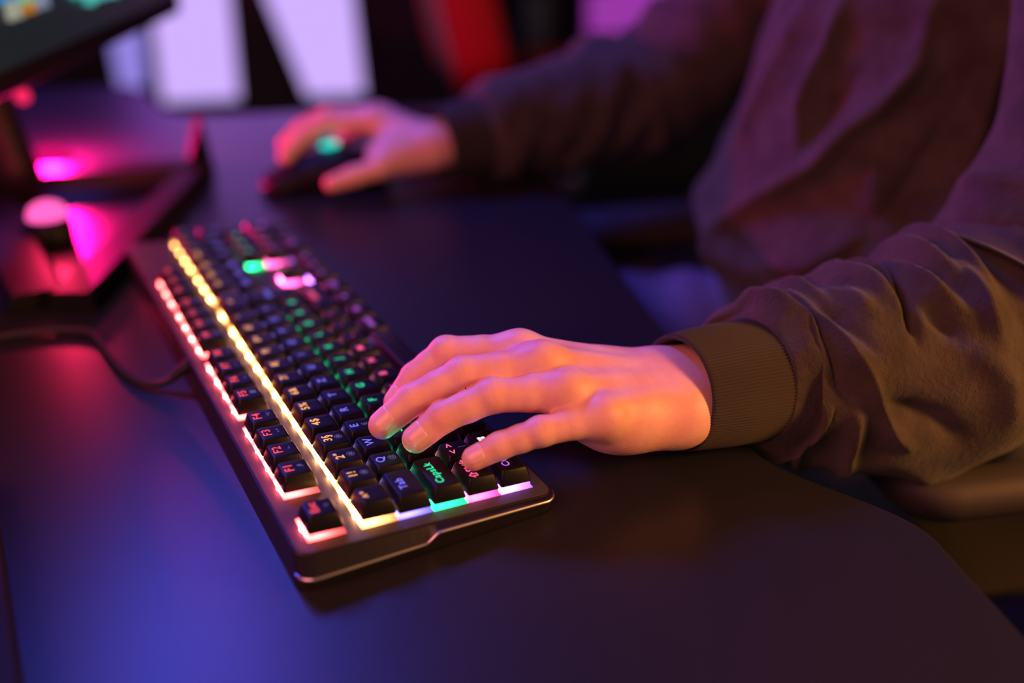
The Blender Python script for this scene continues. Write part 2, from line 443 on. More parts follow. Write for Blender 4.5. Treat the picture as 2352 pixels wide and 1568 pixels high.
KC = {}
def keycap_mesh(w, h):
    if (w, h) in KC: return KC[(w, h)]
    bx, by = w * U - 1.1, h * U - 1.1; tx, ty = w * U - 6.4, h * U - 5.6
    rings = []
    def rr(sx, sy, r, z, dy=0, dish=0.0):
        pts = rrect(-sx / 2, sx / 2, -sy / 2 + dy, sy / 2 + dy, r, 3)
        return [(x, y, z - dish * (1 - min(1, abs(x) / (tx / 2)) ** 2)) for x, y in pts]
    rings.append(rr(bx, by, 1.0, -8.5)); rings.append(rr(bx, by, 1.0, -7.9))
    rings.append(rr(tx + 1.4, ty + 1.4, 1.6, -0.9, .5)); rings.append(rr(tx + .4, ty + .4, 1.5, -.2, .6)); rings.append(rr(tx - .8, ty - .8, 1.2, 0, .6, .12)); rings.append(rr(tx * .45, ty * .45, .8, -.05, .6, .2))
    V = np.array(rings); mb = MB(); mb.grid(V, True); n = V.shape[1]
    mb.f.append(tuple(range(n - 1, -1, -1))); mb.f.append(tuple((len(rings) - 1) * n + j for j in range(n)))
    KC[(w, h)] = mb.mesh('keycap'); KC[(w, h)].materials.append(M_key)
    me = KC[(w, h)]
    me.polygons.foreach_set('use_smooth', [True] * len(me.polygons))
    try:
        me.set_sharp_from_angle(angle=math.radians(35))
    except Exception:
        pass
    return me
HC = {}
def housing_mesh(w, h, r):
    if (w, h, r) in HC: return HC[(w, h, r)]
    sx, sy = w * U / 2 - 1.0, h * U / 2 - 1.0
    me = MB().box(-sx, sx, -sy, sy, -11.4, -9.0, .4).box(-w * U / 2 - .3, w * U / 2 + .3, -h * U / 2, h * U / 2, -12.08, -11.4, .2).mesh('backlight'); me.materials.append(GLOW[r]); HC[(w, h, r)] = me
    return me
def flat_text(txt, size, m, bold=0.0):
    c = bpy.data.curves.new('t', 'FONT'); c.body = txt; c.size = size * MM; c.align_x = 'CENTER'; c.align_y = 'CENTER'; c.offset = bold * MM; c.resolution_u = 3; c.space_character = 1.12
    o = bpy.data.objects.new('t', c); COL.objects.link(o)
    dg = bpy.context.evaluated_depsgraph_get(); dg.update()
    me = bpy.data.meshes.new_from_object(o.evaluated_get(dg)); bpy.data.objects.remove(o); bpy.data.curves.remove(c)
    me.materials.clear(); me.materials.append(m)
    return me
TC = {}
for (txt, x, y, w, h, r, sec) in KEYS:
    cx, cy, cz = (x + w / 2) * U, (y + h / 2) * U, ROWZ[r]
    k = link('key', keycap_mesh(w, h), None, kb); k.location = (cx * MM, cy * MM, cz * MM)
    g = link('backlight', housing_mesh(w, h, r), None, kb); g.location = (cx * MM, cy * MM, 0); g.color = (1, 1, 1, (1 if x < 9 else max(.22, 1 - (x - 9) * .065)) * RNG.uniform(.75, 1.1))  # far keys get weaker emission, standing in for directional LED light
    ld = link('led', led_mesh(r), None, kb, True); ld.location = (cx * MM, (cy + h * U / 2 - .2) * MM, -.0106); ld.color = g.color
    def put(me, dx, dy):
        o = link('legend', me, None, k); o.location = (dx * MM, dy * MM, .08 * MM); return o
    if txt == 'WIN':
        mb = MB()
        for sx in (0, 1):
            for sy in (0, 1):
                mb.prism(rrect(-2.3 + sx * 2.4, -.2 + sx * 2.4, -2.3 + sy * 2.4, -.2 + sy * 2.4, .4, 2), 0, .05)
        me = mb.mesh('legend'); me.materials.append(emat('legend_white', (1.0, .75, 1.0), 1.3)); put(me, 0, 3.0)
    elif txt:
        small = len(txt) > 2 and txt != '< >'
        key = (txt, r)
        if key not in TC: TC[key] = flat_text(txt, 5.9 if small else 6.6, LEG[r], .10)
        put(TC[key], (0 if w < 1.5 or w > 2.5 else -1.0), (3.6 if sec or r in (0, 1, 4) else 2.6) if h == 1 else 4)
    if sec:
        key = (sec, 'd')
        if key not in TC and sec[0] == '*' and len(sec) == 2:      # sun icon
            mb = MB(); mb.prism([(1.0 * math.cos(t * .5236), 1.0 * math.sin(t * .5236)) for t in range(12)], 0, .05)
            for t in range(10):
                c_, s_ = math.cos(t * .6283), math.sin(t * .6283)
                mb.prism([(c_ * 1.3 + s_ * .2, s_ * 1.3 - c_ * .2), (c_ * 2.4 + s_ * .2, s_ * 2.4 - c_ * .2), (c_ * 2.4 - s_ * .2, s_ * 2.4 + c_ * .2), (c_ * 1.3 - s_ * .2, s_ * 1.3 + c_ * .2)], 0, .05)
            TC[key] = mb.mesh('legend'); TC[key].materials.append(LEG_DIM)
        if key not in TC: TC[key] = flat_text(sec, 4.6, LEG_DIM, .03)
        put(TC[key], (0 if r else .3), -2.4)

# ------------------------------------------------------------------ keyboard cable
cb = empty('keyboard_cable', (227, 155, 0)); tag(cb, 'thin black cable curling from the back of the keyboard', 'cable')
pts = [(214, 131, 16), (215, 138, 10), (219, 149, 4.5), (230, 159, 3), (252, 167, 3), (286, 172, 3), (318, 176, 3), (334, 192, 3), (342, 220, 3), (352, 270, 3), (380, 340, 3), (425, 392, 3), (448, 432, 2.6), (457, 452, -6), (460, 460, -40), (460, 462, -160), (470, 466, -320)]
place(MB().tube(pts, 2.3, 10, n=90).build('cord', M_black_soft, None, True), cb)
mb = MB()
mb.tube([(213.4, 129, 17), (214.5, 134.5, 13.5), (216, 141, 8.5)], [4.2, 3.6, 2.8], 12, n=10)
place(mb.build('strain_relief', M_black_soft, None, True), cb)
for i, t in enumerate((.15, .35, .55, .75)):
    q = catmull([(213.4, 129, 17), (214.5, 134.5, 13.5), (216, 141, 8.5)], 40)[int(t * 39)]; q2 = catmull([(213.4, 129, 17), (214.5, 134.5, 13.5), (216, 141, 8.5)], 40)[int(t * 39) + 1]
    d = (q2 - q) / np.linalg.norm(q2 - q)
    place(MB().tube([q - d * .6, q + d * .6], 4.4 - t * 1.6, 12).build('relief_ring', M_black_soft, None, True), cb)

# ------------------------------------------------------------------ person : hands by distance fields
def nrm(v): v = np.asarray(v, float); return v / np.linalg.norm(v)
class Hand:
    def __init__(s, wrist, fingers, thumb, rad, met, arm, across, dorsal_hint, heel, thenar, web=5.0):
        s.w = np.array(wrist, float); s.f = {k: [np.array(p, float) for p in v] for k, v in fingers.items()}; s.th = [np.array(p, float) for p in thumb]
        s.rad = rad; s.met = met; s.arm = [np.array(a, float) for a in arm]; s.ac = nrm(across); s.heel = heel; s.thenar = thenar; s.up = np.array(dorsal_hint, float)
    def finger(s, P, k):
        J = s.f[k]; r = s.rad[k]; d = None
        m0 = (J[0] + J[1]) / 2; w0 = (r[0] + r[1]) * .485; m1 = (J[1] + J[2]) / 2; w1 = (r[1] + r[2]) * .490     # slimmer between the joints
        d = smin(cone(P, J[0], m0, r[0], w0), cone(P, m0, J[1], w0, r[1]), 1.5)
        d = smin(d, smin(cone(P, J[1], m1, r[1], w1), cone(P, m1, J[2], w1, r[2]), 1.5), 2.5)
        d = smin(d, cone(P, J[2], J[3], r[2], r[3]), 2.0)
        return smin(d, ell(P, J[1] + s.up * .8, (r[1] * .98, r[1] * .98, r[1] * .92)), 2.5)
    def __call__(s, P):
        P = np.asarray(P, np.float32)
        palm = None
        for k in s.f:
            a, ra = s.met[k]; m = s.f[k][0]
            d = cone(P, a, m - s.up * 1.5, ra, s.rad[k][0] * 1.06)
            palm = d if palm is None else smin(palm, d, 14)
        for c, r in s.heel: palm = smin(palm, ell(P, c, (r[0], r[1], r[2])), 14)
        # forearm: two bones
        for sg in (-1, 1):
            for a, b, ra, rb, w0, w1 in [(s.arm[0], s.arm[1], 18, 19, 11.5, 11), (s.arm[1], s.arm[2], 19, 24, 11, 13)]:
                palm = smin(palm, cone(P, a + sg * s.ac * w0, b + sg * s.ac * w1, ra, rb), 16)
        T = s.th
        th = cone(P, T[0], T[1], 15, 11); th = smin(th, cone(P, T[1], T[2], 10.5, 9.3), 4); th = smin(th, cone(P, T[2], T[3], 9.3, 7.6), 3)
        palm = smin(palm, th, 12)
        for c, r in s.thenar: palm = smin(palm, ell(P, c, r), 14)
        # knuckles and tendons
        for k in s.f:
            J = s.f[k]; r = s.rad[k][0]
            palm = smin(palm, ell(P, J[0] + s.up * 2.2, (r * .86, r * .86, r * .80)), 6)
            palm = smin(palm, cone(P, s.met[k][0] + s.up * (s.met[k][1] - 2.8) if True else 0, J[0] + s.up * (r - 2.4), 2.2, 3.0), 7)
        fg = None
        for k in s.f:
            d = s.finger(P, k); fg = d if fg is None else smin(fg, d, 1.2)
        return smin(palm, fg, 8.0)
    def creases(s, V, g):
        """fine dorsal skin folds at the finger joints, real relief"""
        out = np.zeros(len(V))
        for k in s.f:
            J = s.f[k]
            for ji, amp, sp, wd in ((1, .26, 3.0, 4.4), (2, .22, 2.8, 2.8)):
                ax = nrm(J[ji + 1] - J[ji - 1]); r = s.rad[k][ji]
                q = V - J[ji]; t = q @ ax; rd = np.linalg.norm(q - t[:, None] * ax, axis=1)
                dors = np.clip(g @ s.up - .5, 0, 1) * 2.2
                w = np.exp(-(t / wd) ** 2) * (rd < r + 4) * np.clip(dors, 0, 1)
                out -= amp * w * (0.5 + .5 * np.cos(2 * np.pi * t / sp + 1.3 * np.sin(rd))) ** 2
        return out
def nail_mesh(fn, base, tip, up, r, width, length, fwd=.55):
    ax = nrm(tip - base); u = nrm(up - ax * (up @ ax)); sd = np.cross(ax, u)
    nu, nv = 15, 13; V = np.zeros((nv, nu, 3))
    c0 = tip + ax * (r * fwd)
    for i in range(nv):
        v = i / (nv - 1)
        for j in range(nu):
            a = (j / (nu - 1) * 2 - 1)
            # outline: rounded at the cuticle and at the free edge
            lim = (1 - abs(2 * v - 1) ** 4.5) ** .32 if 0 < v < 1 else 0.25
            ang = a * lim * width
            dirn = u * math.cos(ang) + sd * math.sin(ang)
            org = c0 - ax * (length * (1 - v)) - u * 0.0
            V[i, j] = org + dirn * (r * 2.2)
            # march to the skin
    P = V.reshape(-1, 3).astype(np.float32)
    cen = np.repeat((c0[None] - ax[None] * (length * (1 - np.linspace(0, 1, nv)))[:, None]), nu, 0)
    D = cen - P; D /= np.linalg.norm(D, axis=1)[:, None]
    for _ in range(14):
        P = P + (D * np.clip(fn(P), -2, 4)[:, None]).astype(np.float32)
    vv = np.repeat(np.linspace(0, 1, nv), nu); aa = np.tile(np.abs(np.linspace(-1, 1, nu)), nv)
    lift = np.where((aa > .95) | (vv < .04), -.25, np.where(vv > .96, .1, .38))
    P = P - D * lift[:, None]
    mb = MB(); mb.grid(P.reshape(nv, nu, 3)); return mb
LF = dict(index=[(53, -20.5, 61), (76, 13.5, 58.5), (80.5, 31, 45.5), (78.6, 44, 33.8)],
          middle=[(30.5, -21.8, 63.5), (46.5, 17.5, 60), (52.5, 45, 49), (54, 62, 37.5)],
          ring=[(9.5, -25, 55.5), (26, 10.5, 55.5), (34, 36, 45.5), (36.5, 50.5, 35)],
          pinky=[(-9, -36.5, 47.5), (-1, -3, 44.2), (6.5, 17, 37.5), (10.5, 29.7, 31.5)])
LR = dict(index=(10.6, 9.2, 8.4, 7.2), middle=(10.8, 9.5, 8.7, 7.6), ring=(10.2, 9.0, 8.3, 7.4), pinky=(9.0, 7.7, 7.2, 6.4))
LW = np.array([7, -94, 37.])
LM = dict(index=(np.array([25, -84, 39.]), 14.5), middle=(np.array([15, -86, 39.5]), 14.5), ring=(np.array([5, -87, 37.]), 15), pinky=(np.array([-4, -86, 34.]), 14))
left = Hand(LW, LF, [(36, -70, 36), (70, -44, 38), (90, -18, 37), (100, 6, 33)], LR, LM, [(7, -92, 36), (9, -150, 33), (2, -250, 34)], (.93, .05, .30), (-.22, .15, .96),
            [((-2, -66, 30), (15, 28, 13)), ((8, -56, 37), (21, 32, 15))], [((38, -58, 38), (17, 26, 15))])
Vl, Fl, gl = surface(left, (-32, -165, 0), (118, 76, 84), 1.0)
Vl = Vl + gl * left.creases(Vl, gl)[:, None]

RF = dict(index=[(556, -133, 61), (581, -92, 58), (582, -66, 46), (571, -46, 33)], middle=[(569, -145, 62), (599, -103, 61), (606, -76, 50), (602, -56, 37)],
          ring=[(580, -157, 56), (614, -122, 52), (626, -98, 38), (624, -82, 25)], pinky=[(588, -170, 47), (617, -146, 38), (630, -128, 26), (634, -112, 15)])
RMt = dict(index=(np.array([513, -166, 43.]), 15), middle=(np.array([518, -174, 43.]), 15), ring=(np.array([522, -181, 40.]), 15), pinky=(np.array([525, -188, 36.]), 14))
right = Hand((515, -178, 40), RF, [(508, -150, 34), (500, -116, 31), (504, -90, 25), (508, -70, 20)], LR, RMt, [(512, -182, 40), (514, -235, 44), (515, -330, 50)], (.55, -.55, .2), (-.1, -.15, .98),
             [((545, -172, 34), (22, 22, 14)), ((515, -150, 34), (18, 24, 15))], [((520, -135, 38), (20, 24, 15))])
Vr, Fr, gr = surface(right, (470, -250, -4), (660, -20, 92), 2.5)

# the rest of the body, hidden by the clothes
SL = sn(186, -387, 330); SR = sn(504, -387, 330); EL = np.array([-16, -345, 40.]); ER = np.array([515, -430, 60.])
def body_fn(P):
    P = np.asarray(P, np.float32)
    d = cone(P, sn(345, -400, -120), sn(345, -395, 60), 96, 92)
    d = smin(d, cone(P, sn(345, -405, 60), sn(345, -418, 290), 92, 96), 60)
    for S_, m_, E_, W_ in ((np.array([50, -424, 315.]), np.array([-8, -404, 130.]), EL, np.array([5, -160, 34.])), (np.array([368, -530, 315.]), np.array([452, -492, 150.]), ER, np.array([514, -240, 44.]))):
        d = smin(d, cone(P, S_, m_, 42, 40), 30); d = smin(d, cone(P, m_, E_, 40, 36), 12); d = smin(d, cone(P, E_, W_, 36, 26), 10)
    d = smin(d, cone(P, sn(345, -418, 380), sn(345, -405, 480), 58, 52), 40)
    hc = sn(345, -385, 575)
    ax = np.stack([E1, EN, [0, 0, 1]])
    d = smin(d, ell(P, hc, (76, 92, 108), ax), 20)
    d = smin(d, ell(P, hc + EN * 25 - np.array([0, 0, 62]), (56, 58, 52), ax), 25)
    d = smin(d, cone(P, hc + EN * 88 + np.array([0, 0, 12.]), hc + EN * 106 - np.array([0, 0, 24.]), 7, 12), 12)
    for sg in (-1, 1):
        d = smin(d, ell(P, hc + E1 * sg * 78 - np.array([0, 0, 5.]), (8, 18, 30), ax), 8)
        d = np.maximum(d, -ell(P, hc + E1 * sg * 32 + EN * 96 + np.array([0, 0, 8.]), (15, 12, 9), ax))
        d = smin(d, ell(P, hc + E1 * sg * 32 + EN * 82 + np.array([0, 0, 8.]), (12, 12, 11), ax), 3)
    d = np.maximum(d, -ell(P, hc + EN * 98 - np.array([0, 0, 58.]), (24, 14, 3), ax))
    return d
Vb, Fb, gb = surface(body_fn, (-110, -740, -250), (660, -150, 720), 9.0)
Vall = np.vstack([Vl, Vr, Vb]); Fall = np.vstack([Fl, Fr + len(Vl), Fb + len(Vl) + len(Vr)])
person = empty('person', tuple(sn(345, -400, FLOOR)))
tag(person, 'person in a brown-olive hoodie with one hand on the keyboard and one on the mouse', 'person')
body = link('body', mesh_np('body', Vall, Fall), M_skin); place(body, person)
def sub(o, part, root=person):      # sub-part whose mesh is in world space
    o.parent = part; o.matrix_parent_inverse = Matrix.Translation(-Vector(root.location)); o.matrix_basis = Matrix.Translation(Vector(root.location)) @ Matrix.Translation(-Vector(root.location)); 
    o.matrix_parent_inverse = Matrix.Identity(4); return o
for k in ('index', 'middle', 'ring', 'pinky'):
    J = LF[k]; r = LR[k][3]
    nb_ = nail_mesh(left, np.array(J[2], float), np.array(J[3], float), nrm((-.42, .22, .88)), r, .98, r * 1.62)
    o = nb_.build('fingernail', M_nail, None, True); sub(o, body)
for (a, b), r in (((LF and (90, -18, 37)), (100, 6, 33)), 7.6),:
    o = nail_mesh(left, np.array(a, float), np.array(b, float), nrm((.3, -.1, .9)), r, .95, r * 1.6).build('fingernail', M_nail, None, True); sub(o, body)

# ------------------------------------------------------------------ hoodie
def ridge(A, TH, rmean, poly, h, w, tw=None):
    """displacement of a fold that follows a polyline in (arc, angle)"""
    best = np.full(A.shape, 1e9); poly = np.array(poly, float)
    out = np.zeros(A.shape)
    n = len(poly) - 1; tbest = np.zeros(A.shape)
    for i in range(n):
        p, q = poly[i], poly[i + 1]
        dp = (q - p); dp[1] = (dp[1] + np.pi) % (2 * np.pi) - np.pi
        dx = A - p[0]; dy = ((TH - p[1]) + np.pi) % (2 * np.pi) - np.pi
        ex, ey = dp[0], dp[1] * rmean; fx, fy = dx, dy * rmean
        t = np.clip((fx * ex + fy * ey) / (ex * ex + ey * ey + 1e-9), 0, 1)
        d = np.sqrt((fx - t * ex) ** 2 + (fy - t * ey) ** 2)
        m = d < best; best[m] = d[m]; tbest[m] = ((i + t) / n)[m]
    prof = np.sin(np.clip(tbest, 0, 1) * np.pi * .86 + .22) ** .7
    return h * prof * (1 / (1 + (best / w) ** 2) ** 1.5)

def smooth_noise(A, TH, seed, k=7, sc=1.0):
    r = np.random.default_rng(seed); out = np.zeros(A.shape)
    for _ in range(k):
        fa = r.uniform(.01, .05) * sc; m = r.integers(1, 6); p, q = r.uniform(0, 6.28, 2)
        out += np.sin(A * fa * 2 * np.pi * .5 + m * TH + p) * np.cos(m * TH * .5 + q) if m % 2 == 0 else np.sin(A * fa * np.pi + m * TH + p)
    return out / k ** .5

def over_desk(V):
    n = V @ EN; return n > -137
hoodie_path_l = [(8, -94, 37, 33), (8, -120, 34, 34.5), (8, -150, 30, 37), (10, -166, 28, 47), (3.6, -202, 24, 57), (-4.7, -238, 20.5, 65), (-14, -292, 25.5, 74), (-18, -345, 37, 77), (-10, -406, 130, 66), (18, -432, 230, 62), (50, -426, 318, 68), (112, -446, 362, 56)]
def tube_shape(path, nt, na):
    D = catmull(path, nt); Cc = D[:, :3]; r = D[:, 3]; T, N, B = frames(Cc)
    th = np.linspace(0, 2 * np.pi, na, endpoint=False)
    nor = np.cos(th)[None, :, None] * N[:, None] + np.sin(th)[None, :, None] * B[:, None]
    arc = np.concatenate([[0], np.cumsum(np.linalg.norm(np.diff(Cc, axis=0), axis=1))])
    return Cc, r, nor, arc, th
# torso
TR = [(-170, -400, 160), (-110, -392, 172), (-40, -370, 176), (10, -352, 174), (80, -366, 156), (180, -392, 156), (280, -412, 178), (350, -418, 165), (405, -418, 112), (440, -414, 74)]
D = catmull(np.array(TR, float), 170); ph = np.linspace(0, 2 * np.pi, 260, endpoint=False)
A_, TH_ = np.meshgrid(D[:, 0], ph, indexing='ij')
rad_ = np.zeros(A_.shape)
rd = math.radians
for poly, h, w in ((([(215, 68), (177, 69), (149, 71), (125, 72), (94, 67)]), 16, 9), (([(215, 41), (172, 39), (144, 44), (121, 52), (94, 57), (70, 67), (40, 79), (9, 91)]), 20, 11),
                   ([(1, 94), (-30, 90), (-60, 76)], 12, 10), ([(100, 41), (74, 34), (50, 25)], 10, 12), ([(12, 80), (6, 64), (-4, 46)], -14, 12), ([(60, 100), (120, 95), (200, 85)], 12, 12),
                   ([(160, 56), (110, 64), (90, 66)], -10, 12), ([(150, 20), (90, 25), (20, 40)], -10, 16), ([(60, 30), (20, 50), (0, 70)], 9, 9), ([(240, 20), (120, 10), (40, 12)], 10, 12), ([(-60, 20), (-70, 60), (-60, 110)], -10, 14)):
    rad_ += ridge(A_, TH_, 150, [(a, rd(b)) for a, b in poly], h, w)
rad_ += 2.5 * smooth_noise(A_, TH_, 3, 9, .8)
Vt = np.zeros((*A_.shape, 3))
for i, (zz, nn, a) in enumerate(D):
    c = sn(345, nn, zz)
    Vt[i] = c + ((a + rad_[i]) * np.cos(ph))[:, None] * (-E1) + ((.68 * a + rad_[i]) * np.sin(ph))[:, None] * EN
mb = MB(); mb.grid(Vt[:, ::-1], True)
hoodie = mb.build('hoodie', M_fleece, None, True); place(hoodie, person)
hoodie['label'] = 'brown-olive fleece hoodie'
# hood lying behind the neck
def hood_fn(P):
    P = np.asarray(P, np.float32)
    d = None
    for i in range(9):
        t0 = rd(-200 + i * 26); t1 = rd(-200 + (i + 1) * 26)
        p0 = sn(345 + 88 * math.cos(t0), -425 + 80 * math.sin(t0), 425 - 8 * math.sin(t0)); p1 = sn(345 + 88 * math.cos(t1), -425 + 80 * math.sin(t1), 425 - 8 * math.sin(t1))
        k = cone(P, p0, p1, 30, 30); d = k if d is None else smin(d, k, 10)
    return d
Vh, Fh, gh = surface(hood_fn, (60, -720, 370), (520, -300, 480), 8.0)
o = link('hood', mesh_np('hood', Vh, Fh), M_fleece); sub(o, hoodie)
# left sleeve (near the camera)
Cc, r, nor, arc, th = tube_shape(hoodie_path_l, 330, 300)
k0 = int(np.argmin(np.abs(arc - 56)))
A_, TH_ = np.meshgrid(arc, th, indexing='ij')
OFS = 2.0     # arc of the fold table starts at the wrist
FOLDS = [([(86, -.7), (88, -.1), (92, .3)], 9, 4.5), ([(112, -.7), (113, -.1), (118, .35)], 9, 5), ([(99, -.7), (100, -.1), (104, .3)], -6, 4.5), ([(130, -.6), (131, 0), (136, .35)], 8, 5), ([(172, -.6), (173, 0), (180, .4)], 11, 5.5), ([(163, -.6), (163, 0), (168, .35)], -7, 5), ([(196, -.6), (198, 0), (196, .5)], 12, 6),
         ([(67, 5.7), (59, 6.1), (60, 6.5), (64, 6.84)], 12, 6), ([(60, .42), (58, .73), (60, 1.06), (63, 1.4), (68, 1.66), (74, 2.0)], 7.5, 3.6),
         ([(77, -.15), (78.5, .4), (84, .66), (90, .9), (97, 1.13), (104, 1.36), (115, 1.57), (124, 1.73), (133, 1.85)], 10, 4.5), ([(100, -.2), (101, .1), (105, .3), (110, .5)], 8, 5.5),
         ([(152, -.1), (154, .24), (158, .42), (163, .56), (171, .7)], 11, 6), ([(187, .3), (184, .58), (182, .73), (182, .95)], 11, 6), ([(94, 1.45), (97, 1.76), (102, 2.08), (117, 2.56)], 9, 5),
         ([(112, 1.42), (130, 1.47), (145, 1.58), (160, 1.82)], -11, 7), ([(140, .1), (137, .4), (134, .6), (134, .8)], -10, 6), ([(88, -.1), (90, .3), (96, .6), (106, .9)], -6, 5), ([(68, .0), (70, .4), (75, .8), (82, 1.2), (95, 1.5)], -6.5, 5),
         ([(148, .54), (155, .7), (161, .87)], -8, 6), ([(118, -.1), (121, .3), (128, .6)], 7, 6), ([(205, 0), (205, .6), (200, 1.2)], -10, 9), ([(222, 0), (225, .6), (222, 1.1)], 12, 8), ([(165, 1.0), (180, 1.3), (185, 1.7)], 8, 9),
         ([(70, 2.2), (85, 2.6), (100, 3.0)], 7, 6), ([(60, 3.4), (80, 3.8), (110, 4.2)], 7, 7), ([(80, 4.4), (110, 4.8), (150, 5.2)], 8, 8), ([(66, 5.0), (90, 5.4), (110, 6.0)], 8, 7), ([(140, 2.2), (160, 2.5), (190, 2.6)], 8, 10), ([(250, 5.8), (262, 6.3), (258, 7.2)], 14, 9), ([(285, 5.8), (290, 6.6), (280, 7.4)], -10, 9), ([(325, 5.6), (330, 6.5), (315, 7.4)], 10, 10)]
disp = np.zeros(A_.shape)
for poly, h, w in FOLDS: disp += ridge(A_, TH_, 55, [(a + OFS, b) for a, b in poly], h, w)
disp += 1.6 * smooth_noise(A_, TH_, 11, 8) * np.clip((A_ - 60) / 30, 0, 1)
# sleeve bunches over the cuff: rolled lip at its start
puff = np.exp(-((arc - 66) / 7.0) ** 2) * 5.0
bunch = 1 + .5 * np.sin(3 * th + .5) + .3 * np.sin(7 * th + 2)
disp += puff[:, None] * bunch[None]
Vs = Cc[:, None] + nor * (r[:, None] + disp)[:, :, None]
def settle(V, zmin=1.2):
    m = over_desk(V); z = V[..., 2]
    V[..., 2] = np.where(m & (z < zmin + 6), zmin + 6 * np.exp((np.minimum(z, zmin + 6) - zmin - 6) / 6), z); return V
Vs = settle(Vs)
Vsl = Vs[k0:].copy()
# start ring folds inwards to the cuff
cs = Cc[k0]; Vin = cs + (Vsl[0] - cs) * (34.0 / np.linalg.norm(Vsl[0] - cs, axis=1))[:, None]
Vsl = np.concatenate([Vin[None], Vsl], 0)
mb = MB(); mb.grid(Vsl[:, ::-1], True)
o = mb.build('sleeve', M_fleece, None, True); sub(o, hoodie)
# cuff with ribs running along the arm
def cuff(Cc, r, nor, arc, th, a0, a1, ribs, na=720, thick=3.2):
    idx = np.linspace(np.argmin(abs(arc - a0)), np.argmin(abs(arc - a1)), 34)
    th2 = np.linspace(0, 2 * np.pi, na, endpoint=False)
    rows = []
    def rr_(i, extra, rib=1.0):
        i0 = int(i); f = i - i0; i1 = min(i0 + 1, len(Cc) - 1)
        c = Cc[i0] * (1 - f) + Cc[i1] * f; rad = r[i0] * (1 - f) + r[i1] * f
        N = nor[i0, 0]; B = nor[i0, nor.shape[1] // 4]
        return c + (np.cos(th2)[:, None] * N + np.sin(th2)[:, None] * B) * (rad + extra + rib * .40 * np.cos(ribs * th2))[:, None]
    rows.append(rr_(idx[8], -thick - .6, 0)); rows.append(rr_(idx[1], -thick, 0)); rows.append(rr_(idx[0], -thick * .5, .4))
    for n_, i in enumerate(idx):
        q = n_ / 33; rows.append(rr_(i, -.3 + 1.0 * math.sin(q * math.pi) - (.8 if n_ == 0 else 0), 1.0 if n_ else .7))
    return np.array(rows)
Vc = settle(cuff(Cc, np.minimum(r, 37), nor, arc, th, 2, 62, 118, 1180))
mb = MB(); mb.grid(Vc[:, ::-1], True); o = mb.build('cuff', M_rib, None, True); sub(o, hoodie)
# right sleeve
path_r = [(510, -178, 41, 36), (512, -200, 42, 37), (513, -226, 44, 40), (513, -242, 46, 50), (514, -300, 52, 55), (516, -370, 57, 62), (510, -432, 66, 66), (452, -492, 150, 64), (398, -525, 250, 66), (365, -530, 315, 70), (300, -512, 362, 56)]
Cc, r, nor, arc, th = tube_shape(path_r, 150, 140); A_, TH_ = np.meshgrid(arc, th, indexing='ij')
disp = 2.5 * smooth_noise(A_, TH_, 5, 9) * np.clip((A_ - 50) / 30, 0, 1)
for q in range(14):
    a0 = 70 + q * 22; b0 = RNG.uniform(0, 6.28); disp += ridge(A_, TH_, 55, [(a0, b0), (a0 + 10, b0 + .7), (a0 + 30, b0 + 1.5)], 8, 7)
Vs = settle(Cc[:, None] + nor * (r[:, None] + disp)[:, :, None]); k0 = int(np.argmin(np.abs(arc - 50)))
mb = MB(); mb.grid(Vs[k0:][:, ::-1], True); o = mb.build('sleeve', M_fleece, None, True); sub(o, hoodie)
Vc = settle(cuff(Cc, np.minimum(r, 40), nor, arc, th, 2, 56, 60, 240))
mb = MB(); mb.grid(Vc[:, ::-1], True); o = mb.build('cuff', M_rib, None, True); sub(o, hoodie)
# jeans
def jeans_fn(P):
    P = np.asarray(P, np.float32)
    d = cone(P, sn(290, -420, -150), sn(400, -420, -150), 100, 100)
    for s0, s1 in ((265, 180), (425, 470)):
        d = smin(d, cone(P, sn(s0, -400, -160), sn(s1, 40, -140), 84, 66), 25)
        d = smin(d, cone(P, sn(s1, 40, -140), sn(s1, 60, -640), 64, 48), 25)
    return d + 2.5 * np.sin(P[:, 0] * .06 + P[:, 1] * .09 + 2 * np.sin(P[:, 2] * .03))
Vj, Fj, gj = surface(jeans_fn, (-60, -640, -700), (680, 90, -20), 9.0)
o = link('jeans', mesh_np('jeans', Vj, Fj), M_jeans); place(o, person); o['label'] = 'light blue jeans'
mb_sh = []
for s1 in (180, 470):
    q = sn(s1, 100, FLOOR)
    mb = MB(); M4 = Matrix.Translation(q) @ Matrix.Rotation(DESK_ROT, 4, 'Z')
    mb.prism([(-45, -80), (45, -80), (50, 60), (35, 150), (0, 170), (-35, 150), (-50, 60)], 0, 28, 3, M4)
    mb.prism([(-42, -76), (42, -76), (46, 50), (30, 130), (-30, 130), (-46, 50)], 28, 82, 14, M4)
    place(mb.build('shoe', M_black, None, True), person)
# hair
def hair_fn(P):
    P = np.asarray(P, np.float32); hc = sn(345, -395, 592); ax = np.stack([E1, EN, [0, 0, 1]])
    d = ell(P, hc, (84, 100, 108), ax); cut = (P - (hc + EN * 42 - np.array([0, 0, 30.])).astype(np.float32)) @ nrm((EN[0], EN[1], -1.0)).astype(np.float32)
    return np.maximum(d, cut)
Vq, Fq, _ = surface(hair_fn, (150, -650, 460), (470, -300, 720), 8.0)
o = link('hair', mesh_np('hair', Vq, Fq), M_hair); place(o, person)

